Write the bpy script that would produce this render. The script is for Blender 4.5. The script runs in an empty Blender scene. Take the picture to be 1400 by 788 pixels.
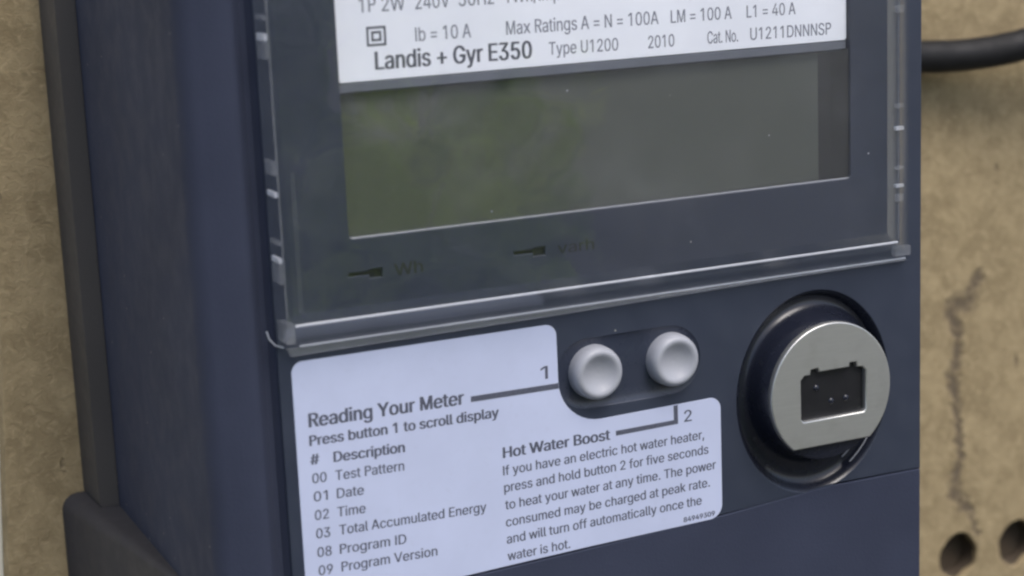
import bpy, bmesh, math, random, json
from mathutils import Vector, Matrix
random.seed(7)
C = bpy.context.scene.collection
S = 0.001                                   # all shapes below are written in millimetres
# ---------------------------------------------------------------- camera
cam = bpy.data.cameras.new('camera'); camo = bpy.data.objects.new('camera', cam); C.objects.link(camo)
cam.sensor_width = 36.0; cam.lens = 36.0*2592.95/1400; cam.clip_start = 0.01; cam.clip_end = 400
R = Matrix(((0.90473991, -0.12509181, 0.40718267), (-0.42393949, -0.17133304, 0.889337), (-0.04148493, -0.97723949, -0.20804319)))
cols = [R @ Vector((1, 0, 0)), R @ Vector((0, -1, 0)), R @ Vector((0, 0, -1))]
mw = Matrix.Identity(4)
for i in range(3):
    for j in range(3): mw[j][i] = cols[i][j]
mw.translation = Vector((-70.794, -263.386, 41.409))*S
camo.matrix_world = mw
bpy.context.scene.cycles.filter_width = 2.4
cam.dof.use_dof = True; cam.dof.focus_distance = 0.315; cam.dof.aperture_fstop = 20
bpy.context.scene.camera = camo
# ---------------------------------------------------------------- sky, sun, exposure
world = bpy.data.worlds.new('World'); bpy.context.scene.world = world; world.use_nodes = True
wn = world.node_tree; bg = wn.nodes['Background']
sky = wn.nodes.new('ShaderNodeTexSky'); sky.sky_type = 'NISHITA'; sky.sun_disc = False
sky.sun_elevation = math.radians(58); sky.sun_rotation = math.radians(166); sky.air_density = 0.9; sky.dust_density = 3.0; sky.ozone_density = 1.0
wn.links.new(sky.outputs[0], bg.inputs[0]); bg.inputs[1].default_value = 0.12
sd = bpy.data.lights.new('sun', 'SUN'); so = bpy.data.objects.new('sun', sd); C.objects.link(so)
sd.energy = 1.3; sd.angle = math.radians(28); sd.color = (1.0, 0.97, 0.94)
e, a = math.radians(58), math.radians(166)
so.rotation_euler = Vector((math.sin(a)*math.cos(e), math.cos(a)*math.cos(e), math.sin(e))).to_track_quat('Z', 'Y').to_euler()
so.location = (1, -1, 1)
vs = bpy.context.scene.view_settings; vs.view_transform = 'Standard'; vs.look = 'None'; vs.exposure = 0.78; vs.gamma = 1.0; vs.use_curve_mapping = False

# ---------------------------------------------------------------- materials
class NT:
    def __init__(s, name):
        s.m = bpy.data.materials.new(name); s.m.use_nodes = True; s.t = s.m.node_tree
        s.b = s.t.nodes['Principled BSDF']; s.o = s.t.nodes['Material Output']
    def n(s, typ, **k):
        x = s.t.nodes.new('ShaderNode'+typ)
        for a_, v in k.items(): setattr(x, a_, v)
        return x
    def l(s, a_, b_): s.t.links.new(a_, b_)
    def mm(s):
        """object coordinates in millimetres"""
        tc = s.n('TexCoord'); v = s.n('VectorMath', operation='SCALE'); v.inputs['Scale'].default_value = 1000
        s.l(tc.outputs['Object'], v.inputs[0]); return v.outputs[0]
    def noise(s, vec, scale, detail=3, rough=0.55, dist=0.0):
        x = s.n('TexNoise'); x.inputs['Scale'].default_value = scale; x.inputs['Detail'].default_value = detail
        x.inputs['Roughness'].default_value = rough; x.inputs['Distortion'].default_value = dist; s.l(vec, x.inputs['Vector']); return x.outputs['Fac']
    def math(s, op, a_, b_=None, clamp=False):
        x = s.n('Math', operation=op); x.use_clamp = clamp
        for i, v in enumerate((a_, b_)):
            if v is None: continue
            if isinstance(v, (int, float)): x.inputs[i].default_value = v
            else: s.l(v, x.inputs[i])
        return x.outputs[0]
    def ramp(s, fac, lo, hi, a_=0.0, b_=1.0, smooth=True):
        x = s.n('MapRange', interpolation_type='SMOOTHSTEP' if smooth else 'LINEAR')
        for i, v in ((1, lo), (2, hi), (3, a_), (4, b_)): x.inputs[i].default_value = v
        s.l(fac, x.inputs[0]); return x.outputs[0]
    def mix(s, fac, a_, b_):
        x = s.n('Mix', data_type='RGBA')
        for sock, v in ((x.inputs[0], fac), (x.inputs[6], a_), (x.inputs[7], b_)):
            if isinstance(v, (tuple, list)): sock.default_value = tuple(v)+(1,) if len(v) == 3 else v
            elif isinstance(v, (int, float)): sock.default_value = v
            else: s.l(v, sock)
        return x.outputs[2]
    def bump(s, h, dist, strength=1.0):
        x = s.n('Bump'); x.inputs['Distance'].default_value = dist; x.inputs['Strength'].default_value = strength
        s.l(h, x.inputs['Height']); return x.outputs[0]
    def specks(s, vec, scale, keep, size):
        """sparse dust flecks: one in a few voronoi cells shows a small dot"""
        v = s.n('TexVoronoi'); v.inputs['Scale'].default_value = scale; s.l(vec, v.inputs['Vector'])
        near = s.ramp(v.outputs['Distance'], size*0.5, size, 1.0, 0.0)
        sep = s.n('SeparateColor'); s.l(v.outputs['Color'], sep.inputs[0])
        pick = s.math('GREATER_THAN', sep.outputs[0], 1.0-keep)
        return s.math('MULTIPLY', near, pick)

def plastic(name, col, rough=0.45, grain=1.0, dust=0.03, spec=0.5, film=0.06):
    t = NT(name); v = t.mm()
    big = t.noise(v, 0.05, 4); fine = t.noise(v, 3.0, 3)
    c = t.mix(t.ramp(big, 0.3, 0.7), tuple(x*0.93 for x in col), tuple(x*1.08 for x in col))
    c = t.mix(t.math('MULTIPLY', fine, 0.25), c, tuple(min(1, x*1.5) for x in col))
    dusty = t.noise(v, 0.35, 6, 0.7)
    c = t.mix(t.ramp(dusty, 0.55, 0.85, 0, film), c, (0.25, 0.24, 0.23))
    sp = t.math('MULTIPLY', t.specks(v, 0.28, dust, 0.06), 0.5)
    c = t.mix(sp, c, (0.55, 0.53, 0.48))
    t.l(c, t.b.inputs['Base Color'])
    t.l(t.ramp(t.noise(v, 0.2, 4), 0.3, 0.7, rough*0.85, rough*1.15), t.b.inputs['Roughness'])
    t.b.inputs['Specular IOR Level'].default_value = spec
    if grain: t.l(t.bump(t.noise(v, 2.2, 2), 0.00006*grain, 0.7), t.b.inputs['Normal'])
    return t.m

NAVY = (0.038, 0.044, 0.069)
M_body = plastic('meter body textured plastic', NAVY, 0.62, 1.2, 0.03, 0.05, 0.0)
M_panel = plastic('meter front panel plastic', (0.028, 0.035, 0.056), 0.42, 0.25, 0.06)
M_gloss = plastic('glossy dark plastic', (0.011, 0.013, 0.022), 0.26, 0.0, 0.03)
M_rear = plastic('dull rear moulding', (0.068, 0.064, 0.062), 0.65, 0.8, 0.0, 0.2, 0.02)
M_base = plastic('terminal base plastic', (0.042, 0.041, 0.045), 0.65, 0.8, 0.0, 0.15, 0.02)
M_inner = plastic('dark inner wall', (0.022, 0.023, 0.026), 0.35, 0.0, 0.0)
M_glint = plastic('pale glint plastic', (0.30, 0.31, 0.34), 0.25, 0.0, 0.0)  # pale grey standing in for highlights on glossy dark plastic
M_recess = plastic('smooth recess plastic', (0.027, 0.033, 0.053), 0.28, 0.0, 0.0)
M_slot = plastic('dark indicator window', (0.012, 0.014, 0.016), 0.3, 0.0, 0.0)
M_black = plastic('black hollow', (0.008, 0.008, 0.01), 0.4, 0.0, 0.0)
M_bar = plastic('grey window bar', (0.12, 0.132, 0.16), 0.4, 0.2, 0.02)
M_cable = plastic('black cable sheath', (0.009, 0.009, 0.010), 0.6, 1.5, 0.1, 0.3)
M_button = plastic('grey rubber button', (0.30, 0.31, 0.345), 0.42, 0.15, 0.0)

def paper(name, col, smear):
    t = NT(name); v = t.mm()
    c = t.mix(t.ramp(t.noise(v, 0.06, 5, 0.6), 0.3, 0.7), tuple(x*0.96 for x in col), tuple(min(1, x*1.03) for x in col))
    c = t.mix(t.ramp(t.noise(v, 0.6, 6, 0.7), 0.55, 0.85, 0, smear*1.6), c, (0.25, 0.25, 0.30))
    c = t.mix(t.specks(v, 0.18, 0.06, 0.05), c, (0.2, 0.19, 0.18))
    t.l(c, t.b.inputs['Base Color']); t.b.inputs['Roughness'].default_value = 0.38
    t.l(t.bump(t.noise(v, 0.08, 3), 0.0003, 0.25), t.b.inputs['Normal'])
    return t.m
M_label = paper('instruction sticker', (0.495, 0.54, 0.71), 0.12)
M_plate = paper('rating plate card', (0.87, 0.90, 0.98), 0.02)

def ink(name, col):
    t = NT(name); v = t.mm()
    c = t.mix(t.ramp(t.noise(v, 5, 4, 0.7), 0.35, 0.75), col, tuple(min(1, x*1.9+0.02) for x in col))
    t.l(c, t.b.inputs['Base Color']); t.b.inputs['Roughness'].default_value = 0.55
    return t.m
M_ink = ink('grey black print', (0.055, 0.06, 0.085))
M_ink2 = ink('rating print', (0.14, 0.15, 0.19))
M_ink3 = ink('rating bold print', (0.055, 0.06, 0.08))
M_ink4 = ink('faint dark print', (0.004, 0.006, 0.006))

def lcd():
    t = NT('unpowered display glass'); v = t.mm()
    c = t.mix(t.ramp(t.noise(v, 0.03, 4), 0.3, 0.7), (0.088, 0.100, 0.087), (0.102, 0.112, 0.099))
    c = t.mix(t.specks(v, 0.2, 0.03, 0.04), c, (0.3, 0.3, 0.28))
    t.l(c, t.b.inputs['Base Color']); t.b.inputs['Roughness'].default_value = 0.07
    return t.m
M_lcd = lcd()

def metal():
    t = NT('matt nickel plate'); v = t.mm()
    mp = t.n('Mapping'); mp.inputs['Scale'].default_value = (0.15, 1, 2); t.l(v, mp.inputs[0])
    g = t.noise(mp.outputs[0], 1.0, 5, 0.6)
    c = t.mix(t.ramp(g, 0.25, 0.75), (0.54, 0.54, 0.52), (0.58, 0.58, 0.56))
    c = t.mix(t.ramp(t.noise(v, 0.22, 5, 0.6), 0.5, 0.75, 0, 0.25), c, (0.38, 0.375, 0.35))
    t.l(c, t.b.inputs['Base Color']); t.b.inputs['Metallic'].default_value = 0.85
    t.l(t.ramp(t.noise(v, 1.2, 5), 0.3, 0.7, 0.39, 0.43), t.b.inputs['Roughness'])
    t.l(t.bump(t.noise(v, 0.6, 3), 0.00002, 0.1), t.b.inputs['Normal'])
    return t.m
M_metal = metal()

def clear(name, frost, tint=(1, 1, 1), fr=0.08):
    """clear plastic sheet: transmits straight through, mirrors by Fresnel, with dust and fine scratches"""
    t = NT(name); v = t.mm(); t.t.nodes.remove(t.b)
    geo = t.n('NewGeometry')
    ior = t.math('ADD', t.math('MULTIPLY', geo.outputs['Backfacing'], 1/1.59-1.59), 1.59)
    fn = t.n('Fresnel'); t.l(ior, fn.inputs['IOR'])
    tr = t.n('BsdfTransparent'); tr.inputs[0].default_value = tint+(1,)
    gl = t.n('BsdfGlossy'); gl.inputs['Roughness'].default_value = fr
    wav = t.bump(t.noise(v, 0.045, 2), 0.0006, 0.5); t.l(wav, gl.inputs['Normal'])
    m1 = t.n('MixShader'); t.l(fn.outputs[0], m1.inputs[0]); t.l(tr.outputs[0], m1.inputs[1]); t.l(gl.outputs[0], m1.inputs[2])
    df = t.n('BsdfDiffuse'); df.inputs[0].default_value = (0.8, 0.82, 0.88, 1)
    tl = t.n('BsdfTranslucent'); tl.inputs[0].default_value = (0.8, 0.82, 0.88, 1)
    ds = t.n('MixShader'); ds.inputs[0].default_value = 0.4; t.l(df.outputs[0], ds.inputs[1]); t.l(tl.outputs[0], ds.inputs[2])
    mp = t.n('Mapping'); mp.inputs['Rotation'].default_value = (0, 0.35, 0); mp.inputs['Scale'].default_value = (0.10, 1, 1.3); t.l(v, mp.inputs[0])
    scr = t.ramp(t.noise(mp.outputs[0], 2.0, 2, 0.5), 0.74, 0.80, 0.0, 0.10)
    dust = t.math('MULTIPLY', t.specks(v, 0.22, 0.13, 0.05), 0.5)
    haze = t.ramp(t.noise(v, 0.08, 6, 0.7), 0.45, 0.85, frost, frost*1.6+0.02)
    fac = t.math('MAXIMUM', t.math('MAXIMUM', scr, dust), haze, True)
    m2 = t.n('MixShader'); t.l(fac, m2.inputs[0]); t.l(m1.outputs[0], m2.inputs[1]); t.l(ds.outputs[0], m2.inputs[2])
    t.l(m2.outputs[0], t.o.inputs[0])
    return t.m
M_clear = clear('clear cover plastic', 0.004, fr=0.02)
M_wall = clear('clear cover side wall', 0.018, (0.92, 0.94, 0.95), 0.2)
M_edge = clear('whitened cover edge', 0.62, fr=0.15)  # white mixed in to stand for light bending through the edges
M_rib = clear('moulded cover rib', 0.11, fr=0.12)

def board_mat():
    t = NT('weathered fibreboard'); v = t.mm()
    a1 = t.noise(v, 0.16, 5, 0.6, 0.6); a2 = t.noise(v, 0.55, 5, 0.65, 0.8); a3 = t.noise(v, 2.5, 3, 0.6)
    c = t.mix(t.ramp(a1, 0.3, 0.72), (0.25, 0.198, 0.112), (0.385, 0.308, 0.180))
    c = t.mix(t.ramp(a2, 0.50, 0.66, 0, 0.6), c, (0.45, 0.36, 0.215))
    c = t.mix(t.ramp(a2, 0.28, 0.44, 0.6, 0), c, (0.22, 0.16, 0.09))
    c = t.mix(t.math('MULTIPLY', a3, 0.38), c, (0.30, 0.22, 0.13))
    mp = t.n('Mapping'); mp.inputs['Rotation'].default_value = (0, 0.6, 0); mp.inputs['Scale'].default_value = (1, 1, 0.35); t.l(v, mp.inputs[0])
    fl = t.specks(mp.outputs[0], 0.24, 0.32, 0.17)
    fl = t.math('MULTIPLY', fl, t.ramp(t.noise(v, 0.9, 3), 0.35, 0.6))
    c = t.mix(t.math('MULTIPLY', fl, 0.75), c, (0.075, 0.055, 0.04))
    # scuffed dark scrape right of the meter, warped distance to a polyline
    wv = t.n('TexNoise'); wv.inputs['Scale'].default_value = 0.5; wv.inputs['Detail'].default_value = 4; t.l(v, wv.inputs['Vector'])
    w1 = t.n('VectorMath', operation='MULTIPLY_ADD'); w1.inputs[1].default_value = (5.5, 0, 5.5); t.l(wv.outputs['Color'], w1.inputs[0]); t.l(v, w1.inputs[2])
    sh = t.n('VectorMath', operation='SUBTRACT'); sh.inputs[1].default_value = (2.75, 0, 2.75); t.l(w1.outputs[0], sh.inputs[0])
    sx = t.n('SeparateXYZ'); t.l(sh.outputs[0], sx.inputs[0]); px, pz = sx.outputs[0], sx.outputs[2]
    pts = [(203.1, -50.8, 2.0), (199.5, -56.0, 3.6), (195.0, -57.5, 2.6), (197.4, -63.6, 1.9), (197.2, -68.6, 1.6), (195.8, -72.5, 2.4), (197.1, -81.4, 1.6), (198.1, -92.2, 1.3), (196.5, -101.7, 2.6), (201.6, -107.1, 1.2), (203.2, -112.8, 1.0)]
    best = None
    for (x0, z0, r0), (x1, z1, r1) in zip(pts, pts[1:]):
        dx, dz = x1-x0, z1-z0; L2 = dx*dx+dz*dz
        u = t.math('MULTIPLY', t.math('ADD', t.math('MULTIPLY', t.math('SUBTRACT', px, x0), dx), t.math('MULTIPLY', t.math('SUBTRACT', pz, z0), dz)), 1/L2, True)
        ex = t.math('SUBTRACT', t.math('SUBTRACT', px, x0), t.math('MULTIPLY', u, dx))
        ez = t.math('SUBTRACT', t.math('SUBTRACT', pz, z0), t.math('MULTIPLY', u, dz))
        d = t.math('SQRT', t.math('ADD', t.math('MULTIPLY', ex, ex), t.math('MULTIPLY', ez, ez)))
        d = t.math('DIVIDE', d, t.math('ADD', t.math('MULTIPLY', u, r1-r0), r0))
        best = d if best is None else t.math('MINIMUM', best, d)
    br = t.math('MULTIPLY', t.ramp(best, 0.15, 1.2, 1.0, 0.0), t.ramp(t.noise(v, 0.45, 5, 0.7), 0.25, 0.55, 0.35, 1.0))
    c = t.mix(t.math('MULTIPLY', br, 0.8), c, (0.10, 0.078, 0.06))
    t.l(c, t.b.inputs['Base Color']); t.b.inputs['Roughness'].default_value = 0.85; t.b.inputs['Specular IOR Level'].default_value = 0.2
    h = t.math('ADD', t.math('MULTIPLY', a2, 1.0), t.math('MULTIPLY', a3, 0.5)); h = t.math('SUBTRACT', h, t.math('MULTIPLY', fl, 0.8)); h = t.math('SUBTRACT', h, t.math('MULTIPLY', br, 1.0))
    t.l(t.bump(h, 0.0006, 0.55), t.b.inputs['Normal'])
    return t.m
M_board = board_mat()
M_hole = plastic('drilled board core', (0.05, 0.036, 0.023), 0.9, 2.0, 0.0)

def simple(name, c1, c2, scale, rough=0.85):
    t = NT(name); v = t.mm()
    t.l(t.mix(t.ramp(t.noise(v, scale, 5, 0.6), 0.3, 0.7), c1, c2), t.b.inputs['Base Color']); t.b.inputs['Roughness'].default_value = rough
    return t.m
M_cream = simple('cream painted wall', (0.80, 0.76, 0.64), (0.85, 0.81, 0.70), 0.05)
M_ground = simple('grey concrete yard', (0.045, 0.046, 0.044), (0.065, 0.066, 0.062), 0.004)
def leafm():
    t = NT('hedge leaves'); oi = t.n('NewGeometry')
    c = t.mix(oi.outputs['Random Per Island'], (0.03, 0.075, 0.02), (0.26, 0.42, 0.08))
    c = t.mix(t.ramp(t.noise(t.mm(), 0.004, 3), 0.47, 0.55), c, (0.55, 0.68, 0.16)); t.l(c, t.b.inputs['Base Color'])
    t.b.inputs['Roughness'].default_value = 0.5
    tl = t.n('BsdfTranslucent'); t.l(c, tl.inputs[0]); mx = t.n('MixShader'); mx.inputs[0].default_value = 0.68
    t.l(t.b.outputs[0], mx.inputs[1]); t.l(tl.outputs[0], mx.inputs[2]); t.l(mx.outputs[0], t.o.inputs[0]); return t.m
M_leaf = leafm()

# ---------------------------------------------------------------- helpers
OFF = {}                                     # where each thing's base stands, in mm
def thing(name, label, cat, base, group=None):
    o = bpy.data.objects.new(name, None); C.objects.link(o); o.location = Vector(base)*S; o.empty_display_size = 0.01
    o['label'] = label; o['category'] = cat
    if group: o['group'] = group
    OFF[o.name] = Vector(base); return o
def obj(name, verts, faces, mat, parent=None, smooth=None):
    """verts in mm, in the place's own coordinates"""
    me = bpy.data.meshes.new(name)
    o = bpy.data.objects.new(name, me)
    base = Vector((0, 0, 0))
    if parent is not None:
        base = OFF[parent.name]
    me.from_pydata([(Vector(v))*S for v in verts], [], faces)
    bm = bmesh.new(); bm.from_mesh(me); bmesh.ops.recalc_face_normals(bm, faces=bm.faces); bm.to_mesh(me); bm.free()
    if smooth is not None:
        me.shade_smooth(); me.set_sharp_from_angle(angle=math.radians(smooth))
    me.materials.append(mat); C.objects.link(o)
    if parent is not None:
        o.parent = parent
        if parent.type == 'EMPTY': o.location = -base*S
        OFF[o.name] = Vector((0, 0, 0))
    return o
def tag(o, label=None, cat=None, kind=None, group=None):
    if label: o['label'] = label
    if cat: o['category'] = cat
    if kind: o['kind'] = kind
    if group: o['group'] = group
    return o
def round_poly(pts, r=1.0, n=6):
    """pts (x,z) or (x,z,r): rounded polygon outline"""
    out = []; N = len(pts)
    for i in range(N):
        p = pts[i]; rr = p[2] if len(p) > 2 else r
        a_, b_, c_ = Vector(pts[i-1][:2]), Vector(p[:2]), Vector(pts[(i+1) % N][:2])
        u, w = (a_-b_).normalized(), (c_-b_).normalized(); ang = u.angle(w)
        if rr <= 0 or ang > 3.1: out.append(tuple(b_)); continue
        d = min(rr/math.tan(ang/2), 0.49*(a_-b_).length, 0.49*(c_-b_).length); rr = d*math.tan(ang/2)
        s0, s1 = b_+u*d, b_+w*d; ctr = b_+(u+w).normalized()*(rr/math.sin(ang/2))
        a0 = math.atan2(s0.y-ctr.y, s0.x-ctr.x); a1 = math.atan2(s1.y-ctr.y, s1.x-ctr.x)
        da = (a1-a0+math.pi) % (2*math.pi)-math.pi
        for k in range(n+1):
            t_ = a0+da*k/n; out.append((ctr.x+rr*math.cos(t_), ctr.y+rr*math.sin(t_)))
    return out
def circle(cx, cz, r, n=72): return [(cx+r*math.cos(2*math.pi*k/n), cz+r*math.sin(2*math.pi*k/n)) for k in range(n)]
def rect(x0, x1, z0, z1): return [(x0, z0), (x1, z0), (x1, z1), (x0, z1)]
def pill(x0, x1, cz, r, n=24):
    return [(x0-r*math.sin(math.pi*k/n), cz+r*math.cos(math.pi*k/n)) for k in range(n+1)]+[(x1+r*math.sin(math.pi*k/n), cz-r*math.cos(math.pi*k/n)) for k in range(n+1)]
def curve_mesh(contours, thick, bevel=0.0):
    cu = bpy.data.curves.new('outline', 'CURVE'); cu.dimensions = '2D'; cu.fill_mode = 'BOTH' if thick > 0 else 'FRONT'
    for ct in contours:
        sp = cu.splines.new('POLY'); sp.points.add(len(ct)-1)
        for p, q in zip(sp.points, ct): p.co = (q[0], q[1], 0, 1)
        sp.use_cyclic_u = True
    if thick > 0: cu.extrude = thick/2-bevel
    if bevel: cu.bevel_depth = bevel; cu.bevel_resolution = 2; cu.offset = -bevel
    tmp = bpy.data.objects.new('outline', cu); C.objects.link(tmp)
    dg = bpy.context.evaluated_depsgraph_get(); me = bpy.data.meshes.new_from_object(tmp.evaluated_get(dg))
    vs_ = [v.co.copy() for v in me.vertices]; fs = [tuple(f.vertices) for f in me.polygons]
    bpy.data.objects.remove(tmp); bpy.data.curves.remove(cu); bpy.data.meshes.remove(me)
    return vs_, fs
def plate(name, contours, y, thick, bevel, mat, parent=None, smooth=35):
    """flat piece with holes, front face at depth y"""
    vs_, fs = curve_mesh(contours, thick, bevel)
    return obj(name, [(v.x, y+thick/2-v.z, v.y) for v in vs_], fs, mat, parent, smooth)
def lathe(cx, cz, prof, n=64):
    """prof: (radius, y) about an axis along Y"""
    vs_, fs = [], []; m = len(prof)
    for k in range(n):
        c_, s_ = math.cos(2*math.pi*k/n), math.sin(2*math.pi*k/n)
        for r, y in prof: vs_.append((cx+r*c_, y, cz+r*s_))
    for k in range(n):
        for j in range(m-1):
            a_, b_ = k*m+j, ((k+1) % n)*m+j; fs.append((a_, b_, b_+1, a_+1))
    return vs_, fs
def loft(outlines):
    """outlines: list of (contour, y) with equal counts"""
    vs_, fs = [], []; n = len(outlines[0][0])
    for ct, y in outlines: vs_ += [(p[0], y, p[1]) for p in ct]
    for j in range(len(outlines)-1):
        for k in range(n): fs.append((j*n+k, j*n+(k+1) % n, (j+1)*n+(k+1) % n, (j+1)*n+k))
    return vs_, fs
def merge(*parts):
    vs_, fs = [], []
    for v, f in parts:
        o = len(vs_); vs_ += list(v); fs += [tuple(i+o for i in q) for q in f]
    return vs_, fs
def boxm(x0, x1, y0, y1, z0, z1):
    v = [(x, y, z) for x in (x0, x1) for y in (y0, y1) for z in (z0, z1)]
    return v, [(0, 1, 3, 2), (4, 6, 7, 5), (0, 4, 5, 1), (2, 3, 7, 6), (0, 2, 6, 4), (1, 5, 7, 3)]
def bar(p, q, r, n=8):
    p, q = Vector(p), Vector(q); d = (q-p).normalized(); u = d.orthogonal().normalized(); w = d.cross(u)
    vs_ = [pt+(u*math.cos(2*math.pi*k/n)+w*math.sin(2*math.pi*k/n))*r for pt in (p, q) for k in range(n)]
    return vs_, [(k, (k+1) % n, n+(k+1) % n, n+k) for k in range(n)]+[tuple(range(n-1, -1, -1)), tuple(range(n, 2*n))]
def tube(path, r, n=20, caps=True):
    vs_, fs = [], []; P = [Vector(p) for p in path]
    up = Vector((0, 0, 1))
    for i, p in enumerate(P):
        d = (P[min(i+1, len(P)-1)]-P[max(i-1, 0)]).normalized(); w = d.cross(up).normalized(); u = w.cross(d)
        rr = r*(1+0.01*math.sin(i*1.7))
        vs_ += [p+(u*math.cos(2*math.pi*k/n)+w*math.sin(2*math.pi*k/n))*rr for k in range(n)]
    for j in range(len(P)-1):
        for k in range(n): fs.append((j*n+k, j*n+(k+1) % n, (j+1)*n+(k+1) % n, (j+1)*n+k))
    if caps: fs += [tuple(range(n-1, -1, -1)), tuple(range((len(P)-1)*n, len(P)*n))]
    return vs_, fs
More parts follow.
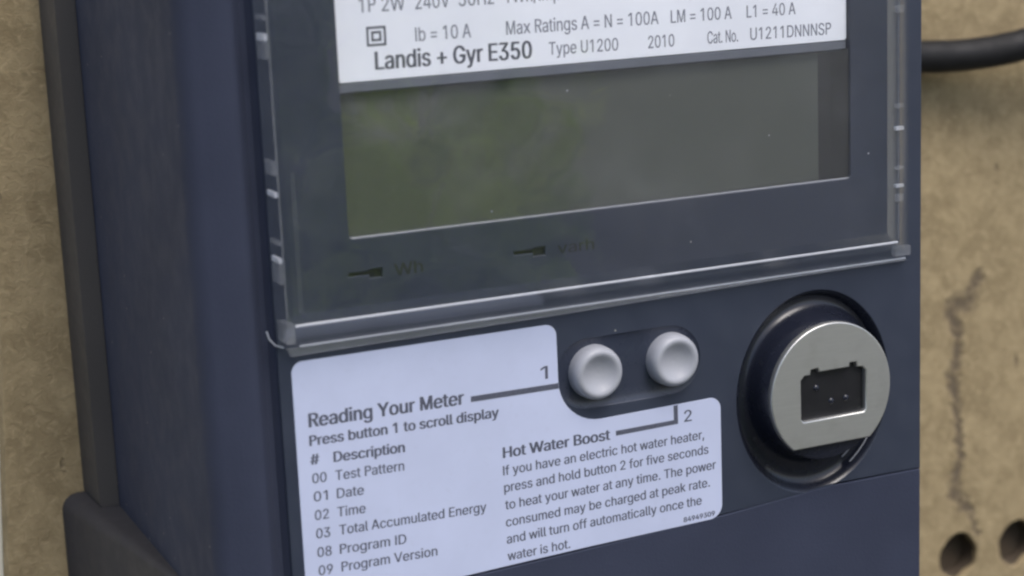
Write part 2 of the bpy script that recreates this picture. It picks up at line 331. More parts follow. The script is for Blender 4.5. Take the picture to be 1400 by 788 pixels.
# ---------------------------------------------------------------- lettering (glyph outlines, 1/1000 em, cap height 509)
GLYPHS = json.loads(r'''{" ":[188],"#":[440,[[242,0,326,509,377,509,294,0]],[[10,140,19,192,400,192,391,140]],[[64,0,147,509,198,509,115,0]],[[40,316,49,368,429,368,421,316]]],"+":[453,[[198,34,198,364,255,364,255,34]],[[61,172,61,226,391,226,391,172]]],",":[188,[[38,-119,68,71,137,71,84,-119]]],".":[188,[[95,-4,78,-1,63,9,53,24,50,41,53,59,63,73,78,83,95,87,113,83,128,73,138,59,141,41,138,24,128,9,113,-1]]],"/":[249,[[235,533,71,-76,14,-76,178,533]]],"0":[453,[[227,-7,191,-3,158,7,130,24,105,48,85,77,69,113,57,155,50,202,48,254,50,306,57,353,69,395,85,431,106,461,130,484,159,502,191,512,227,516,262,512,295,502,323,484,348,461,368,431,384,395,396,353,403,306,405,254,403,202,396,155,384,113,368,77,348,48,323,24,295,7,263,-3],[227,50,250,52,271,60,290,74,306,92,320,116,330,144,338,176,342,213,344,254,342,295,338,332,330,365,320,393,306,416,290,435,271,449,250,457,227,460,203,457,182,449,163,435,147,416,134,393,123,365,115,332,111,295,109,254,111,213,115,176,123,144,134,116,147,92,163,74,182,60,203,52]]],"1":[453,[[276,509,276,0,212,0,212,448,86,358,86,427,198,509]]],"2":[453,[[64,0,64,47,234,229,282,282,311,327,320,371,317,397,308,419,293,436,273,449,224,460,196,457,172,447,153,433,139,413,130,390,127,362,66,362,68,391,75,418,86,442,102,464,121,482,143,496,168,507,196,513,225,516,254,513,281,507,306,497,328,482,346,465,361,445,372,423,379,398,381,372,371,318,336,259,267,180,153,60,389,57,389,0]]],"3":[453,[[218,-7,188,-5,159,1,133,10,108,22,88,38,70,57,57,79,48,104,44,132,109,132,115,107,126,87,144,71,165,59,219,50,275,61,297,74,315,93,325,116,329,145,326,172,316,196,299,217,275,234,254,241,229,246,201,248,157,248,157,299,288,448,288,452,70,452,70,509,372,509,372,461,211,278,211,289,247,290,279,286,308,276,333,262,354,244,371,222,383,198,391,173,393,145,390,116,383,90,370,66,354,45,333,27,309,12,281,2,251,-5]]],"4":[453,[[40,105,40,158,247,509,311,509,109,166,413,163,413,105]],[[282,0,282,318,343,318,343,0]]],"5":[453,[[221,-7,192,-5,165,1,140,11,118,25,99,41,83,60,71,82,63,105,60,130,122,130,127,108,138,89,173,60,221,50,250,53,276,64,298,82,314,104,324,131,328,162,326,183,321,203,314,221,297,244,275,262,248,273,218,277,167,268,128,246,67,253,96,509,366,509,366,452,151,452,134,301,178,325,229,334,252,332,274,328,294,321,313,311,330,299,345,285,358,269,370,251,379,231,386,210,390,187,391,163,388,132,381,102,369,76,352,52,332,32,309,15,282,3,253,-4]]],"8":[453,[[226,-7,193,-5,163,1,136,11,111,25,91,42,74,62,62,84,54,109,52,135,53,156,58,176,65,195,81,220,101,241,125,256,153,265,129,276,109,289,93,308,80,330,73,354,70,380,73,405,79,429,90,450,106,469,124,485,146,498,170,508,197,514,226,516,255,514,282,508,306,498,328,485,346,469,361,450,373,429,379,405,382,380,379,354,372,330,359,308,343,289,323,276,300,267,327,256,351,241,372,220,387,195,395,176,399,156,401,135,398,109,391,84,378,62,362,42,341,25,317,11,289,1,259,-5],[226,49,258,52,285,60,307,74,323,91,333,113,337,139,333,165,322,189,305,208,283,223,256,232,226,235,196,232,169,223,147,208,130,189,119,165,115,139,119,113,129,91,145,74,167,60,185,54,205,50],[226,290,274,300,293,313,307,330,316,351,319,376,316,399,308,420,294,437,275,449,226,460,177,449,159,437,145,420,136,399,133,376,136,351,145,330,159,313,178,300]]],"9":[453,[[226,516,256,513,285,506,310,494,333,478,352,458,368,434,380,408,387,378,389,347,387,322,382,296,373,270,315,168,200,0,130,0,301,248,307,248,287,221,257,202,218,195,188,197,161,203,137,214,116,229,98,247,83,269,72,294,66,321,64,352,66,382,73,411,85,436,101,459,120,479,143,494,168,506,196,513],[226,460,199,457,174,446,154,429,138,407,129,381,125,352,129,322,138,295,154,274,174,257,199,247,226,243,254,247,279,257,299,273,314,295,324,321,327,350,324,381,314,407,299,429,279,446,254,457]]],"=":[453,[[72,245,72,301,381,301,381,245]],[[72,97,72,153,381,153,381,97]]],"A":[480,[[16,0,201,509,276,509,463,0,395,0,287,302,264,372,232,478,245,478,213,371,191,302,85,0]],[[110,142,110,199,370,199,370,142]]],"B":[456,[[60,0,60,509,241,509,274,507,304,501,329,491,350,477,367,461,381,442,390,421,396,398,398,374,395,344,387,320,356,286,315,267,315,262,339,257,363,245,385,227,402,203,411,184,416,161,418,136,416,111,410,88,400,67,386,48,368,31,344,18,317,8,284,2,247,0],[125,57,245,57,281,60,309,67,330,80,344,96,353,115,355,137,352,161,342,184,327,203,306,218,279,228,248,231,125,231],[125,285,238,285,288,296,308,309,323,326,333,348,336,372,333,393,326,412,313,429,294,442,270,449,240,452,125,452]]],"C":[510,[[267,-7,225,-3,186,7,150,25,119,49,92,79,70,115,53,157,44,203,40,254,44,305,53,352,70,393,92,429,119,459,150,484,186,501,225,512,267,516,340,504,362,496,383,485,402,471,419,456,435,438,448,418,459,397,467,373,473,348,408,348,389,395,357,428,315,449,267,456,237,453,209,445,184,432,161,414,141,391,125,364,113,332,106,295,103,254,106,213,113,177,125,145,141,117,161,94,184,76,210,63,237,56,267,53,315,60,357,81,389,114,408,160,473,160,467,135,459,112,448,91,435,71,420,53,383,24,363,13,341,5,317,-2,293,-6]]],"D":[502,[[219,0,96,0,96,57,215,57,254,60,288,68,318,81,343,99,363,122,379,149,390,181,397,216,399,255,397,294,390,329,379,361,364,388,344,410,320,428,291,441,258,449,221,452,93,452,93,509,225,509,273,505,315,495,353,478,385,455,412,426,433,391,449,351,458,306,462,255,458,205,449,159,433,119,411,83,384,54,351,31,312,14,268,3]],[[125,509,125,0,60,0,60,509]]],"E":[419,[[60,0,60,509,372,509,372,452,125,452,125,286,355,286,355,229,125,229,125,57,375,57,375,0]]],"G":[520,[[269,-7,225,-3,185,7,149,25,118,49,91,79,69,116,53,157,43,203,40,254,43,305,53,352,69,393,91,429,117,459,149,484,184,501,223,512,265,516,291,514,316,510,340,504,363,494,384,483,403,469,421,453,436,436,449,416,460,395,468,373,474,349,408,349,387,393,356,427,315,448,265,456,236,453,209,445,183,432,160,414,141,392,125,364,113,332,106,295,103,254,106,213,113,177,125,145,141,117,161,95,184,76,210,63,238,56,269,53,296,55,322,61,345,71,365,85,382,102,396,123,407,147,413,173,415,202,434,199,283,199,283,256,478,256,478,200,475,160,466,124,451,91,431,62,406,38,377,19,344,5,308,-4]]],"H":[517,[[60,0,60,509,125,509,125,289,392,289,392,509,457,509,457,0,392,0,392,232,125,232,125,0]]],"I":[185,[[60,0,60,509,125,509,125,0]]],"L":[393,[[60,0,60,509,125,509,125,57,361,57,361,0]]],"M":[596,[[60,0,60,509,150,509,300,85,448,509,536,509,536,0,476,0,476,425,325,0,273,0,120,430,120,0]]],"N":[510,[[60,0,60,509,125,509,385,100,385,509,450,509,450,0,387,0,122,412,122,0]]],"P":[425,[[60,0,60,509,250,509,305,502,350,482,380,450,395,405,397,358,385,310,360,270,318,240,262,226,125,224,125,0],[125,280,245,280,288,288,315,305,330,335,334,367,328,402,310,430,280,446,240,452,125,452]]],"R":[440,[[60,0,60,509,265,509,320,502,365,482,393,450,406,405,408,365,396,322,370,285,330,260,290,247,425,0,350,0,222,236,125,236,125,0],[125,290,255,290,298,298,326,315,342,342,345,372,340,405,322,432,292,448,252,453,125,453]]],"S":[447,[[224,-9,188,-7,156,-1,128,9,102,23,81,40,64,60,51,83,42,109,38,137,104,137,110,110,123,88,142,71,166,59,224,49,246,50,267,54,286,60,311,74,329,92,341,114,346,139,342,161,332,179,296,205,245,222,184,239,145,253,112,269,86,289,67,313,56,341,52,372,54,400,62,425,75,448,92,468,113,484,138,498,165,508,195,514,227,516,259,514,289,508,316,498,340,484,360,468,377,449,390,427,398,403,401,378,337,378,332,402,320,421,302,437,280,449,254,456,225,459,194,456,167,448,145,435,129,418,118,398,115,376,119,352,131,334,169,308,212,293,264,279,312,264,359,238,395,198,402,180,407,161,408,139,406,112,399,87,386,64,370,43,349,25,323,11,294,0,261,-7]]],"T":[449,[[32,452,32,509,417,509,417,452,257,452,257,0,193,0,193,452]]],"U":[517,[[259,-8,220,-6,186,2,154,15,126,33,103,55,85,80,71,108,63,140,60,173,60,509,124,509,124,178,126,155,132,133,141,113,153,95,169,80,187,68,208,59,232,53,259,52,285,53,309,59,331,68,349,80,364,95,377,113,385,133,391,155,393,178,393,509,457,509,457,173,454,140,446,108,433,80,414,55,391,33,363,15,332,2,297,-6]]],"V":[480,[[204,0,16,509,84,509,192,206,215,137,248,31,235,31,267,138,395,509,463,509,278,0]]],"W":[688,[[8,509,77,509,190,100,310,509,378,509,498,100,612,509,680,509,532,0,464,0,344,405,224,0,156,0]]],"Y":[472,[[203,0,203,208,16,509,91,509,192,344,222,292,250,230,224,230,251,293,280,344,381,509,455,509,268,208,268,0]]],"a":[389,[[160,-9,137,-7,115,-3,94,5,76,15,60,29,48,45,38,63,32,84,30,108,34,138,43,161,58,179,78,193,125,211,178,220,234,227,265,235,273,243,276,255,267,297,240,322,196,331,149,322,118,301,100,274,41,291,51,313,64,331,79,346,95,358,114,368,133,375,194,384,239,379,286,360,306,343,322,320,330,301,335,278,337,251,337,0,277,0,277,52,272,52,252,25,215,1],[170,45,202,49,228,59,248,74,263,93,272,115,276,138,276,190,259,182,231,176,175,168,134,159,103,139,95,124,92,105,102,72,130,52]]],"b":[424,[[229,-8,198,-5,172,4,138,31,118,59,112,59,112,0,53,0,53,509,114,509,114,319,118,319,137,346,171,373,197,381,229,384,259,382,287,374,313,361,335,342,354,320,370,293,381,261,388,227,390,189,388,151,381,116,370,84,355,57,336,34,313,16,288,3,260,-6],[220,47,242,49,262,55,279,66,294,80,306,97,316,117,323,139,327,163,328,189,327,215,323,239,316,261,307,281,295,298,280,311,262,322,243,328,220,330,198,328,178,322,161,312,147,299,134,282,125,263,118,241,114,216,113,189,114,162,118,138,125,115,135,95,147,78,162,65,179,55,198,49]]],"c":[396,[[207,-8,174,-5,144,3,117,16,93,35,72,58,56,85,44,116,37,150,34,187,37,225,44,260,56,291,72,318,93,341,117,360,144,374,174,382,207,384,260,377,305,356,340,322,362,277,303,262,290,289,270,311,242,325,207,330,184,328,163,321,145,310,130,296,118,278,108,258,102,236,98,212,96,187,98,163,102,139,108,117,118,97,130,80,145,66,163,55,184,49,207,46,243,52,271,66,292,89,304,117,363,102,341,56,306,21,261,-1]]],"d":[424,[[195,-8,165,-6,137,3,111,16,89,34,70,57,55,84,43,116,36,151,34,189,36,227,43,261,55,293,70,320,89,342,112,361,137,374,165,382,196,384,228,381,253,373,287,346,306,319,311,319,311,509,372,509,372,0,313,0,313,59,307,59,287,31,252,4,227,-5],[205,47,226,49,246,55,263,65,278,78,290,95,299,115,306,138,310,162,312,189,310,216,306,241,300,263,290,282,278,299,263,312,246,322,227,328,205,330,182,328,162,322,145,311,130,298,118,281,108,261,102,239,98,215,96,189,98,163,102,139,109,117,118,97,130,80,145,66,162,55,182,49]]],"e":[412,[[378,165,98,165,104,128,120,92,150,62,196,49,240,54,275,72,298,100,358,82,335,40,295,10,245,-6,196,-9,140,-2,90,25,55,68,36,125,34,185,40,250,66,310,105,352,155,376,210,383,265,376,315,352,352,312,373,258,379,200],[98,213,315,213,305,258,282,297,250,320,210,328,168,322,132,298,108,262]]],"f":[254,[[228,379,228,327,6,327,6,379]],[[81,0,81,432,84,461,96,486,113,505,135,519,187,530,222,527,243,521,227,468,215,472,195,474,171,470,154,460,145,443,142,419,142,0]]],"g":[425,[[207,-151,180,-149,156,-146,134,-140,82,-110,51,-69,101,-41,122,-66,154,-88,207,-97,236,-95,261,-87,282,-75,298,-58,308,-34,311,-6,311,68,306,68,287,41,252,16,227,8,195,5,165,7,138,14,113,27,90,43,71,65,55,90,43,120,36,154,34,191,36,229,43,263,55,293,71,320,90,342,112,361,138,374,166,382,196,384,228,382,253,373,288,346,308,319,313,319,313,379,372,379,372,-9,370,-40,363,-67,350,-90,334,-109,314,-124,291,-136,265,-144,237,-149],[205,59,227,61,246,66,264,75,285,95,300,121,307,142,311,166,312,193,311,219,307,242,300,264,291,283,279,299,264,312,247,322,227,328,205,330,182,328,163,322,145,312,130,298,118,282,109,262,102,241,98,218,96,193,98,167,102,144,109,123,124,96,145,76,163,66,183,61]]],"h":[410,[[114,227,114,0,53,0,53,509,114,509,114,287,102,287,116,319,132,344,152,362,175,374,200,382,227,384,252,383,275,377,295,369,313,356,328,340,341,321,350,298,355,271,357,240,357,0,296,0,296,235,293,263,286,286,273,304,256,318,235,326,210,329,184,326,161,317,141,303,126,283,117,257]]],"i":[167,[[53,0,53,379,114,379,114,0]],[[84,443,67,446,54,455,44,468,41,483,44,499,54,512,67,521,84,524,100,521,114,512,123,499,126,483,123,468,114,455,100,446]]],"j":[167,[[53,379,114,379,114,-30,112,-52,108,-72,102,-90,86,-113,65,-129,47,-137,27,-141,4,-143,-10,-143,-10,-87,2,-87,25,-83,40,-72,50,-54,53,-29]],[[83,443,67,446,53,455,44,468,41,483,44,499,53,512,67,521,83,524,100,521,114,512,123,499,126,483,123,468,114,455,100,446]]],"k":[381,[[110,137,110,212,121,212,284,379,360,379,184,199,177,199]],[[53,0,53,509,114,509,114,0]],[[294,0,148,186,191,229,372,0]]],"l":[189,[[139,-2,112,0,91,8,74,20,62,37,55,59,53,84,53,509,114,509,114,99,120,62,130,54,146,52,170,54,181,3,162,-1]]],"m":[610,[[53,0,53,379,112,379,112,295,108,295,118,323,132,346,172,376,219,386,245,383,268,375,287,361,303,342,314,320,321,295,312,295,322,321,337,343,381,375,437,386,458,385,478,380,497,372,514,361,529,346,541,328,550,307,555,283,557,255,557,0,496,0,496,254,493,279,485,298,473,313,447,326,419,330,395,328,374,320,345,290,335,247,335,0,274,0,274,260,269,288,253,311,229,326,199,330,158,320,140,307,126,289,117,266,114,238,114,0]]],"n":[410,[[114,227,114,0,53,0,53,379,112,379,112,287,102,287,116,319,132,344,152,362,175,374,200,382,227,384,252,383,275,377,295,369,313,356,328,340,341,321,350,298,355,271,357,240,357,0,296,0,296,235,293,263,286,286,273,304,256,318,235,326,210,329,184,326,161,317,141,303,126,283,117,257]]],"o":[415,[[207,-8,174,-5,144,3,117,16,93,35,72,58,56,85,44,116,37,150,34,187,37,225,44,260,56,291,72,318,93,341,117,360,144,374,174,382,207,384,241,382,271,374,299,360,323,341,343,318,359,291,371,260,379,225,381,187,379,150,371,116,359,85,343,58,323,35,299,16,271,3,241,-5],[207,46,231,49,252,55,270,66,285,80,298,97,307,117,314,139,318,163,319,187,318,212,314,236,307,258,298,278,285,296,270,310,252,321,231,328,207,330,184,328,163,321,145,310,130,296,118,278,108,258,102,236,98,212,96,187,98,163,102,139,108,117,118,97,130,80,145,66,163,55,184,49]]],"p":[424,[[53,-143,53,379,112,379,112,319,118,319,137,346,171,373,197,381,229,384,259,382,287,374,313,361,335,342,354,320,370,293,381,261,388,227,390,189,388,151,381,116,370,84,355,57,336,34,313,16,288,3,260,-6,229,-8,198,-5,173,4,138,31,118,59,114,59,114,-143],[220,47,242,49,262,55,279,66,294,80,306,97,316,117,323,139,327,163,328,189,327,215,323,239,316,261,307,281,295,298,280,311,262,322,243,328,220,330,198,328,178,322,161,312,147,299,134,282,125,263,118,241,114,216,113,189,114,162,118,138,125,115,135,95,147,78,162,65,179,55,198,49]]],"r":[259,[[53,0,53,379,112,379,112,321,130,347,152,367,171,377,191,383,213,385,243,384,243,322,207,326,182,323,159,315,140,301,126,284,117,262,114,237,114,0]]],"s":[365,[[182,-8,157,-7,133,-3,112,3,93,12,76,24,62,38,50,54,41,73,36,94,94,107,105,79,124,60,150,49,181,45,206,47,227,53,244,62,262,81,268,103,265,121,254,136,237,147,212,155,149,170,118,180,92,192,72,208,58,227,50,249,47,274,49,295,55,314,65,332,79,347,95,360,115,370,137,378,161,383,187,384,212,383,234,379,254,372,279,358,299,339,324,290,268,277,258,298,243,316,219,328,187,333,156,329,131,317,114,299,109,277,112,258,124,243,172,223,229,209,261,200,287,187,306,171,320,153,328,131,331,107,329,85,323,65,312,47,298,31,281,18,260,6,236,-2,210,-7]]],"t":[227,[[204,379,204,327,6,327,6,379]],[[65,471,126,471,126,98,128,76,136,61,150,53,170,50,185,51,202,54,213,2,192,-3,168,-4,138,-1,113,7,92,21,77,41,68,64,65,93]]],"u":[410,[[182,-5,158,-3,135,2,115,11,97,23,82,39,69,59,60,82,54,109,53,139,53,379,114,379,114,144,116,117,124,94,137,75,154,61,175,53,200,50,226,53,249,62,268,77,283,97,293,122,296,153,296,379,357,379,357,0,298,0,298,92,307,92,294,60,277,35,257,17,234,5,209,-3]]],"v":[389,[[163,0,17,379,84,379,165,155,187,87,206,21,184,21,203,87,224,155,305,379,371,379,226,0]]],"w":[535,[[10,375,75,375,150,85,235,375,300,375,385,85,460,375,525,375,418,0,352,0,267,290,182,0,116,0]]],"x":[408,[[12,0,165,192,20,375,95,375,204,238,315,375,388,375,243,190,396,0,320,0,204,146,88,0]]],"y":[389,[[47,-139,61,-86,104,-89,130,-74,151,-36,163,-1,17,379,84,379,165,155,187,87,206,21,184,21,202,87,224,155,305,379,371,379,204,-58,177,-107,139,-136,91,-145,65,-143]]],"z":[380,[[42,0,42,46,254,320,48,323,48,379,333,379,333,331,126,60,126,56,339,56,339,0]]]}''')
def line_pieces(s, x0, z0, x1, z1, cap):
    """shapes (outline + holes) of one printed line whose ink runs from (x0,z0) to (x1,z1)"""
    pen = 0; raw = []
    for ch in s:
        g = GLYPHS[ch]
        for shp in g[1:]: raw.append([[(pen+ct[i], ct[i+1]) for i in range(0, len(ct), 2)] for ct in shp])
        pen += g[0]
    lo = min(p[0] for sh in raw for c_ in sh for p in c_); hi = max(p[0] for sh in raw for c_ in sh for p in c_)
    L = math.hypot(x1-x0, z1-z0); sx = L/(hi-lo); sy = cap/509.0; ca, sa = (x1-x0)/L, (z1-z0)/L
    return [[[(x0+((px-lo)*sx)*ca-(py*sy)*sa, z0+((px-lo)*sx)*sa+(py*sy)*ca) for px, py in c_] for c_ in sh] for sh in raw]
def lettering(name, lines, y, mat, parent, bold=0.0, extra=()):
    parts = []
    for ln in lines:
        for q, shp in enumerate(line_pieces(*ln)):
            vs_, fs = curve_mesh(shp, 0); y0 = y-0.0007*(q % 2)
            reps = [(0, 0)] if not bold else [(-bold, 0.000), (0, 0.0015), (bold, 0.003), (0, 0.0045)]
            for i, (dx, dy) in enumerate(reps):
                dz = (0.35*bold if i == 3 else 0)
                parts.append(([(v.x+dx, y0-dy, v.y+dz) for v in vs_], fs))
    for ct in extra:
        vs_, fs = curve_mesh(ct, 0); parts.append(([(v.x, y-0.006, v.y) for v in vs_], fs))
    v, f = merge(*parts); return obj(name, v, f, mat, parent)
# ================================================================ the setting
yg = -1400
tag(obj('ground', [(-60000, -60000, yg), (60000, -60000, yg), (60000, 3000, yg), (-60000, 3000, yg)], [(0, 1, 2, 3)], M_ground), kind='structure')
tag(obj('wall', *boxm(-4000, 4000, 83.6, 340, yg-5, 2600), M_cream), kind='structure')
# hedge across the yard (it mirrors in the display cover)
hv, hf = [], []
for i in range(42000):
    x = random.uniform(-2600, 1480); z = random.uniform(yg+20, 900+150*math.sin(x*0.004)); y = -2450-(z-yg)*0.62+random.gauss(0, 90)+90*math.sin(x*0.006+z*0.004)
    if math.sin(x*0.0061)*math.sin(z*0.0083+1.0) < -0.55 and random.random() < 0.8: continue
    s_ = random.uniform(22, 50); d1 = Vector((random.gauss(0, 1), random.gauss(0, 1), random.gauss(0, 1))).normalized(); d2 = d1.orthogonal().normalized()
    c_ = Vector((x, y, z)); k = len(hv); hv += [c_-d1*s_, c_+d2*s_*0.45, c_+d1*s_, c_-d2*s_*0.45]; hf.append((k, k+1, k+2, k+3))
me = bpy.data.meshes.new('hedge'); me.from_pydata([Vector(v)*S for v in hv], [], hf); me.materials.append(M_leaf)
hedge = bpy.data.objects.new('hedge', me); C.objects.link(hedge)
tag(hedge, 'green leafy hedge across the yard mirrored in the clear meter cover', 'hedge', kind='stuff')

# backing board with two drilled holes
bd = thing('backing_board', 'weathered tan fibreboard panel behind the electricity meter, with two drilled holes', 'board', (100, 78, -180))
H1, H2 = (198.0, -117.3, 5.4), (215.3, -117.4, 5.5)
def wob(cx, cz, r): return [(cx+(r+0.22*math.sin(3*q+cx)+0.15*math.sin(7*q))*math.cos(q), cz+(r+0.2*math.sin(4*q+cz))*math.sin(q)) for q in [2*math.pi*k/40 for k in range(40)]]
edge = [(-25.6, -180), (300, -180), (300, 130), (-5.6, 130)]
plate('board_panel', [edge, wob(*H1), wob(*H2)], 78, 5, 0.35, M_board, bd)
for cx, cz, r in (H1, H2):
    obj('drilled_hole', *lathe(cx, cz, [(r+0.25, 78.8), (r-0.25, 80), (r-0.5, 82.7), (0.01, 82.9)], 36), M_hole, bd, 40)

# black cable
path = []
pts = [(124, 73.8, 8), (150, 73.6, 4.6), (168, 73.2, 2.6), (182, 72.6, 1.3), (194, 71.2, 0.9), (206, 68.6, 2.2), (218, 65.0, 5.5), (235, 61, 13), (262, 63, 27)]
for i in range(len(pts)-1):
    p0, p1, p2, p3 = (Vector(pts[max(i-1, 0)]), Vector(pts[i]), Vector(pts[i+1]), Vector(pts[min(i+2, len(pts)-1)]))
    for k in range(8):
        u = k/8; path.append(0.5*((2*p1)+(p2-p0)*u+(2*p0-5*p1+4*p2-p3)*u*u+(3*p1-p0-3*p2+p3)*u**3))
tag(obj('cable', *tube(path, 3.55), M_cable, smooth=60), 'black round cable running right from behind the meter across the board', 'cable')

# ================================================================ the meter
mt = thing('electricity_meter', 'dark navy electricity meter with clear display cover, two grey buttons and instruction sticker', 'electricity meter', (64, 66, -112))
# housing: side wall, rounded front corner and shallow groove, extruded along Z
prof = [(0, 66), (0, 30), (0, 5.2)]
for k in range(1, 9):
    q = math.radians(78)*k/8; prof.append((3.4*(1-math.cos(q)), 5.2-3.9*math.sin(q)))
prof += [(3.6, 1.02), (4.7, 0.62), (5.8, 0.33), (6.8, 0.2), (7.7, 0.25), (8.2, 0.55), (8.8, 1.5), (9.5, 1.9), (10.2, 1.7), (10.7, 0.95), (11.0, 0.5), (11.0, 12.0), (127.0, 12.0), (127.0, 1.6), (128.0, 1.6), (128.0, 66)]
n = len(prof)
zs = (-112, 60)
hvs = [(x, y, z) for z in zs for x, y in prof]
hfs = [(k, (k+1) % n, n+(k+1) % n, n+k) for k in range(n)]+[tuple(range(n)), tuple(range(n, 2*n))]
obj('housing', hvs, hfs, M_body, mt, 38)
# wider rear moulding
obj('rear_flange', *loft([(round_poly([(0, -66), (129, -66), (129, 62), (0, 62)], 1), 66.3), (round_poly([(-3.4, -66), (131, -66), (131, 65), (-3.4, 65)], 1), 66.8), (round_poly([(-3.9, -66), (131.5, -66), (131.5, 65), (-3.9, 65)], 1), 77.5)]), M_rear, mt, 30)
obj('terminal_base', *loft([(round_poly([(0.3, -114), (127.7, -114), (127.7, -66.4), (0.3, -66.4)], 0.5), 16), (round_poly([(-3.6, -115), (129, -115), (129, -66.1), (-3.6, -66.1)], 1.5), 46), (round_poly([(-8.2, -116), (133, -116), (133, -65.6), (-8.2, -65.6)], 3), 77.5)]), M_base, mt, 30)

# front panel, one sheet with openings
SEAM = [(11, -66.7), (40, -66.0), (61, -65.35), (87, -64.3), (109, -62.8), (128, -63.0)]
WIN = round_poly([(23.4, -9.4), (113.4, -9.4), (113.4, 50), (23.4, 50)], 0.7, 3)
PX, PZ = 105.95, -44.4
def oval(cx, cz, rx, rz, n=96): return [(cx+rx*math.cos(2*math.pi*k/n), cz+rz*math.sin(2*math.pi*k/n)) for k in range(n)]
slot1 = [(23.0, -15.15), (26.3, -15.2), (26.3, -15.75), (28.4, -15.7), (28.4, -14.35), (26.3, -14.4), (26.3, -14.6), (23.0, -14.6)]
slot2 = [(x+27.4, z+0.05) for x, z in slot1]
RC = pill(62.6, 77.6, -35.9, 5.7)
panel_out = [(p[0], p[1]+0.12) for p in SEAM]+[(128, 56), (11, 56)]
fp = plate('front_panel', [round_poly(panel_out, 0.0), WIN, oval(105.7, -45.5, 15.4, 17.7), RC, slot1, slot2], 0, 3, 0.16, M_panel, mt)
for sl in (slot1, slot2):
    x0 = sl[0][0]; obj('indicator_slot', *boxm(x0-0.4, x0+6.0, 0.5, 2.6, -16.2, -14.0), M_slot, fp)
for ln in (("Wh", 30.4, -15.9, 35.0, -15.75, 1.9), ("varh", 58.0, -15.75, 64.4, -15.75, 1.8)): lettering('slot_lettering', [ln], -0.01, M_ink4, fp, 0.06)
obj('button_recess', *loft([(pill(62.6, 77.6, -35.9, 5.75), 0.1), (pill(62.6, 77.6, -35.9, 5.4), 0.25), (pill(62.6, 77.6, -35.9, 4.6), 0.42), (pill(62.6, 77.6, -35.9, 3.2), 0.45), (pill(62.6, 77.6, -35.9, 0.01), 0.45)]), M_recess, fp, 12)
steps = []
for rx, rz, y, k_ in ((15.45, 17.75, 0.05, 0), (15.1, 17.4, 0.3, 0), (14.8, 17.0, 0.9, 0), (14.3, 16.4, 1.75, 0.1), (13.9, 15.2, 1.8, 0.4), (13.2, 13.9, 1.5, 0.8), (12.8, 13.0, 0.6, 1), (12.5, 12.6, -1.2, 1), (12.1, 12.15, -3.2, 1), (11.9, 11.95, -3.75, 1), (11.3, 11.3, -3.95, 1), (0.02, 0.02, -3.95, 1)):
    steps.append((oval(105.7+(PX-105.7)*k_, -45.5+(PZ+45.5)*k_, rx, rz), y))
obj('port_recess', *loft(steps), M_gloss, fp, 50)
for ra, q0, q1 in ((0.85, -60, -42), (0.92, -58, -38)):
    arc = [(105.7+15.4*ra*math.cos(math.radians(q0+(q1-q0)*k/14)), 1.35-0.3*(ra > 0.9)*3, -45.5+17.7*ra*math.sin(math.radians(q0+(q1-q0)*k/14))) for k in range(15)]
    obj('recess_glint', *tube(arc, 0.12, 8), M_glint, fp, 60)  # pale arcs modelled in place of reflections on the recess wall
# display window: recess walls, unpowered screen
W0 = rect(23.4, 113.4, -9.4, 12.6)
obj('display_recess', *loft([(rect(23.3, 113.5, -9.5, 12.4), 0.6), (rect(23.6, 113.2, -9.3, 12.2), 3.1)]), M_inner, mt)
plate('display_screen', [rect(23.0, 113.8, -9.8, 13)], 2.0, 0.6, 0, M_lcd, mt)
obj('display_dark_strip', *loft([(rect(108.3, 113.6, -9.5, 12.4), 1.98), (rect(110.5, 113.6, -9.5, 12.4), 1.5), (rect(113.45, 113.6, -9.5, 12.4), 0.6)]), M_inner, mt)  # dark sloped strip along the screen's right edge
plate('display_glass', [rect(23.5, 113.3, -9.35, 12.3)], 0.15, 0.3, 0, M_clear, mt)
obj('window_edge_glint', *bar((23.6, 0.35, -9.42), (113.2, 0.35, -9.42), 0.2), M_glint, mt, 60)  # light bar drawn for the sky highlight along the window's bottom edge
plate('window_bar', [rect(23.5, 113.3, 12.1, 13.78)], 0.9, 1.6, 0.25, M_bar, mt)
# rating plate
rp = plate('rating_plate', [round_poly([(23.55, 13.8), (113.25, 13.8), (113.25, 49.6), (23.55, 49.6)], 0.5, 3)], 0.8, 0.6, 0.06, M_plate, mt)
NP = [('1P 2W', 27.40, 23.90, 34.63, 23.82, 2.15), ('240V', 36.31, 23.81, 41.85, 23.81, 2.15), ('50Hz', 43.41, 23.80, 49.16, 23.80, 2.15), ('1Wh/imp', 51.05, 23.80, 60.38, 23.80, 2.15), ('REL 2j,', 62.65, 23.78, 72.81, 23.78, 2.15),
 ('Ib = 10 A', 36.09, 19.08, 45.13, 19.06, 2.05), ('Max Ratings A = N = 100A', 51.04, 19.01, 77.57, 18.85, 2.05), ('Type U1200', 58.14, 15.41, 70.21, 15.23, 1.95), ('2010', 75.65, 15.13, 80.35, 15.12, 1.95), ('LM = 100 A', 79.84, 18.83, 91.07, 18.78, 2.0), ('L1 = 40 A', 93.92, 18.74, 103.25, 18.70, 1.95), ('Cat. No.', 86.48, 15.08, 92.18, 15.04, 1.95), ('U1211DNNNSP', 94.54, 15.09, 110.16, 14.92, 1.95)]
sym = [[rect(28.3, 31.4, 18.85, 21.75), rect(28.65, 31.05, 19.2, 21.4)], [rect(29.05, 30.65, 19.55, 21.05), rect(29.4, 30.3, 19.9, 20.7)]]
lettering('rating_lettering', NP, 0.79, M_ink2, rp, 0.03, [])
lettering('insulation_symbol', [], 0.79, M_ink3, rp, 0, sym)
lettering('brand_lettering', [('Landis + Gyr E350', 29.50, 15.36, 55.12, 15.16, 2.65)], 0.79, M_ink3, rp, 0.11)

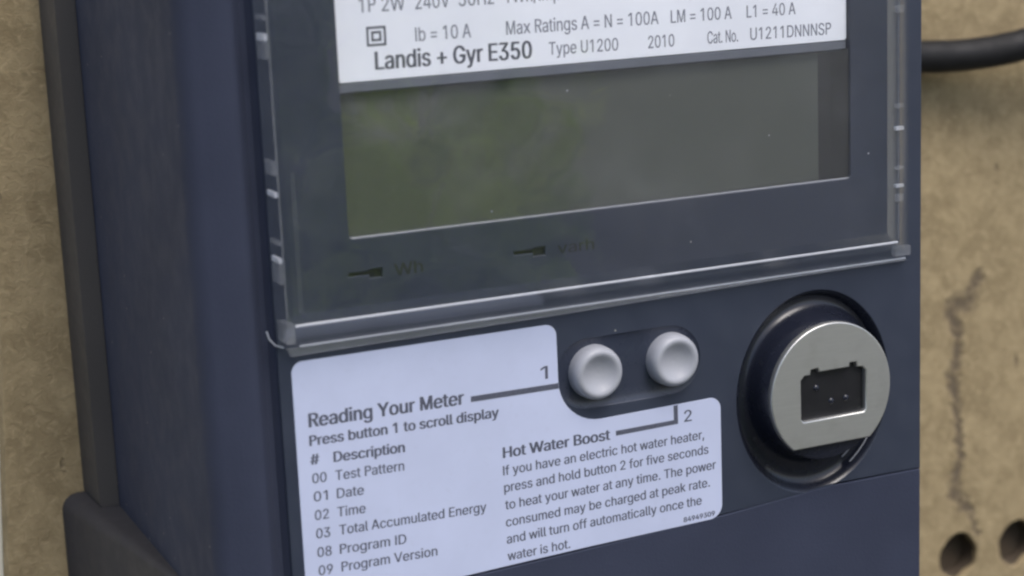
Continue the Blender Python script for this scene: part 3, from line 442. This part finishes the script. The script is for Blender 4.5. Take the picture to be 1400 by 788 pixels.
# instruction sticker
LAB = round_poly([(13, -27.1, 1.8), (13.0, -66.75, 0), (40, -65.98, 0), (61, -65.3, 0), (86.9, -64.35, 2.4), (87.1, -43.45, 2.0), (79, -43.6, 0), (64.8, -43.9, 7.6), (57.2, -43.9, 0.01), (57.1, -26.9, 1.9)], 1.0, 9)
LAB = round_poly([(13, -26.9, 1.8), (13.0, -66.35, 0), (40, -65.65, 0), (61, -65.0, 0), (87.0, -64.5, 2.4), (87.05, -43.4, 2.0), (57.2, -43.85, 7.4), (57.1, -26.9, 1.9)], 1.0, 10)
lb = plate('instruction_sticker', [LAB], -0.14, 0.12, 0.03, M_label, mt)
reg = [("00", 15.16, -46.06, 17.39, -46.12, 1.55), ("Test Pattern", 18.86, -46.20, 30.07, -46.53, 1.55), ("01", 15.20, -48.97, 17.38, -49.03, 1.55), ("Date", 18.92, -49.08, 23.25, -49.22, 1.55), ("02", 15.19, -51.92, 17.36, -51.99, 1.55), ("Time", 18.81, -52.04, 23.36, -52.18, 1.55), ("03", 15.20, -54.87, 17.40, -54.94, 1.55), ("Total Accumulated Energy", 18.95, -54.95, 43.59, -55.64, 1.55), ("08", 15.20, -57.86, 17.44, -57.94, 1.55), ("Program ID", 18.83, -58.02, 29.75, -58.38, 1.55), ("09", 15.21, -60.80, 17.43, -60.88, 1.55), ("Program Version", 18.92, -60.90, 34.84, -61.32, 1.55),
 ("If you have an electric hot water heater,", 46.85, -50.27, 83.74, -50.22, 1.55), ("press and hold button 2 for five seconds", 46.90, -53.08, 84.50, -52.92, 1.55), ("to heat your water at any time. The power", 46.95, -55.98, 85.88, -55.82, 1.55), ("consumed may be charged at peak rate.", 46.95, -58.86, 84.64, -58.72, 1.55), ("and will turn off automatically once the", 46.96, -61.71, 82.99, -61.57, 1.55), ("water is hot.", 46.99, -64.57, 58.16, -64.54, 1.55), ("1", 54.10, -35.61, 55.30, -35.63, 2.1), ("2", 80.03, -46.75, 81.43, -46.76, 1.95)]
lettering('sticker_lettering', reg, -0.15, M_ink, lb, 0.045)
lettering('sticker_heading', [("Reading Your Meter", 15.25, -37.25, 40.6, -37.56, 2.15)], -0.15, M_ink, lb, 0.12)
lettering('sticker_heading', [("Press button 1 to scroll display", 15.15, -40.16, 46.45, -40.56, 1.6), ("#", 15.07, -43.11, 16.4, -43.14, 1.6), ("Description", 18.8, -43.28, 30.3, -43.62, 1.6)], -0.15, M_ink, lb, 0.095)
lettering('sticker_heading', [("Hot Water Boost", 47.0, -47.42, 66.05, -47.50, 1.75)], -0.15, M_ink, lb, 0.11)
lettering('form_number', [("84949309", 79.5, -64.1, 85.5, -63.98, 0.85)], -0.15, M_ink, lb, 0.06)
lettering('pointer_line', [], -0.15, M_ink, lb, 0, [[[(41.85, -37.42), (57.2, -37.55), (57.12, -36.62), (41.85, -36.5)]], [[(67.2, -47.02), (78.85, -46.85), (78.85, -43.62), (78.05, -43.64), (78.05, -46.1), (67.2, -46.2)]]])

# push buttons with a dished top
def button(cx, cz):
    o = obj('push_button', *lathe(cx, cz, [(4.45, 1.6), (4.45, 0.2), (4.4, -0.9), (4.25, -1.6), (3.95, -2.1), (3.6, -2.32), (3.2, -2.28), (2.8, -2.05), (2.2, -1.65), (1.5, -1.35), (0.8, -1.18), (0.01, -1.12)], 56), M_button, mt, 60)
    return o
button(63.7, -35.75); button(77.85, -35.7)

# optical port: nickel face plate with notched opening
pl = [(PX+11.95*math.cos(q), PZ+11.95*math.sin(q)) for q in [math.radians(-49.9+k*(279.8/80)) for k in range(81)]]
hole = [(101.5, -49.5), (113.7, -49.5), (114.1, -49.1), (114.1, -42.2), (113.5, -41.5), (112.3, -41.4), (112.2, -40.5), (110.9, -40.45), (110.8, -41.2), (104.6, -41.2), (104.4, -40.5), (103.0, -40.6), (102.9, -41.5), (101.7, -41.5), (101.0, -42.2), (101.0, -49.0)]
hole = [((x+70.8)*0.9931-70.8, (z-41.4)*0.9931+41.4) for x, z in hole]
pp_ = plate('port_plate', [pl, hole], -5.0, 1.3, 0.22, M_metal, mt)
obj('port_window', *boxm(98.6, 113.8, -4.05, -3.4, -50, -38.8), M_black, pp_)
for x, z in ((103.4, -43.6), (106.4, -46.3), (109.4, -46.2)):
    obj('port_lens', *lathe(x, z, [(0.6, -4.05), (0.5, -4.25), (0.25, -4.35), (0.01, -4.4)], 16), M_gloss, pp_, 60)

# terminal cover below the panel
plate('terminal_cover', [[(p[0], p[1]) for p in reversed(SEAM)]+[(11, -112), (128, -112)]], -0.05, 3, 0.25, M_body, mt)

# clear cover over rating plate and display
cv_o0, cv_o1 = rect(11.1, 125.4, -24.5, 53), rect(11.3, 119.8, -20.4, 51)
cv_i0, cv_i1 = rect(12.6, 123.6, -22.9, 51.5), rect(12.8, 118.3, -18.9, 49.5)
def cap(ct, y): return [(p[0], y, p[1]) for p in ct], [(0, 1, 2, 3)]
cov = obj('clear_cover', *merge(cap(cv_o1, -5.0), cap(cv_i1, -3.6)), M_clear, mt)
obj('cover_wall', *merge(loft([(cv_o0, -0.05), (cv_o1, -5.0)]), loft([(cv_i1, -3.6), (cv_i0, -0.05)])), M_wall, cov)
r_ = 0.28
obj('cover_edge_glint', *bar((12.6, -4.85, -20.35), (119.4, -4.85, -20.35), 0.22), M_edge, cov, 60)  # pale bars here and below put edge highlights into colour
obj('cover_edge_glint', *bar((14.5, -0.35, -24.5), (124.4, -0.35, -24.4), 0.15), M_edge, cov, 60)
obj('cover_edge_glint', *bar((11.45, -4.8, -19.0), (11.45, -4.8, 51), 0.12), M_rib, cov, 60)
obj('cover_edge_glint', *bar((119.7, -4.8, -19.8), (119.7, -4.8, 51), 0.08), M_rib, cov, 60)
obj('cover_edge_glint', *bar((14.0, -3.7, -18.6), (14.0, -3.7, 2), 0.35), M_wall, cov, 60)  # extra bar standing in for a faint reflection of the inner wall
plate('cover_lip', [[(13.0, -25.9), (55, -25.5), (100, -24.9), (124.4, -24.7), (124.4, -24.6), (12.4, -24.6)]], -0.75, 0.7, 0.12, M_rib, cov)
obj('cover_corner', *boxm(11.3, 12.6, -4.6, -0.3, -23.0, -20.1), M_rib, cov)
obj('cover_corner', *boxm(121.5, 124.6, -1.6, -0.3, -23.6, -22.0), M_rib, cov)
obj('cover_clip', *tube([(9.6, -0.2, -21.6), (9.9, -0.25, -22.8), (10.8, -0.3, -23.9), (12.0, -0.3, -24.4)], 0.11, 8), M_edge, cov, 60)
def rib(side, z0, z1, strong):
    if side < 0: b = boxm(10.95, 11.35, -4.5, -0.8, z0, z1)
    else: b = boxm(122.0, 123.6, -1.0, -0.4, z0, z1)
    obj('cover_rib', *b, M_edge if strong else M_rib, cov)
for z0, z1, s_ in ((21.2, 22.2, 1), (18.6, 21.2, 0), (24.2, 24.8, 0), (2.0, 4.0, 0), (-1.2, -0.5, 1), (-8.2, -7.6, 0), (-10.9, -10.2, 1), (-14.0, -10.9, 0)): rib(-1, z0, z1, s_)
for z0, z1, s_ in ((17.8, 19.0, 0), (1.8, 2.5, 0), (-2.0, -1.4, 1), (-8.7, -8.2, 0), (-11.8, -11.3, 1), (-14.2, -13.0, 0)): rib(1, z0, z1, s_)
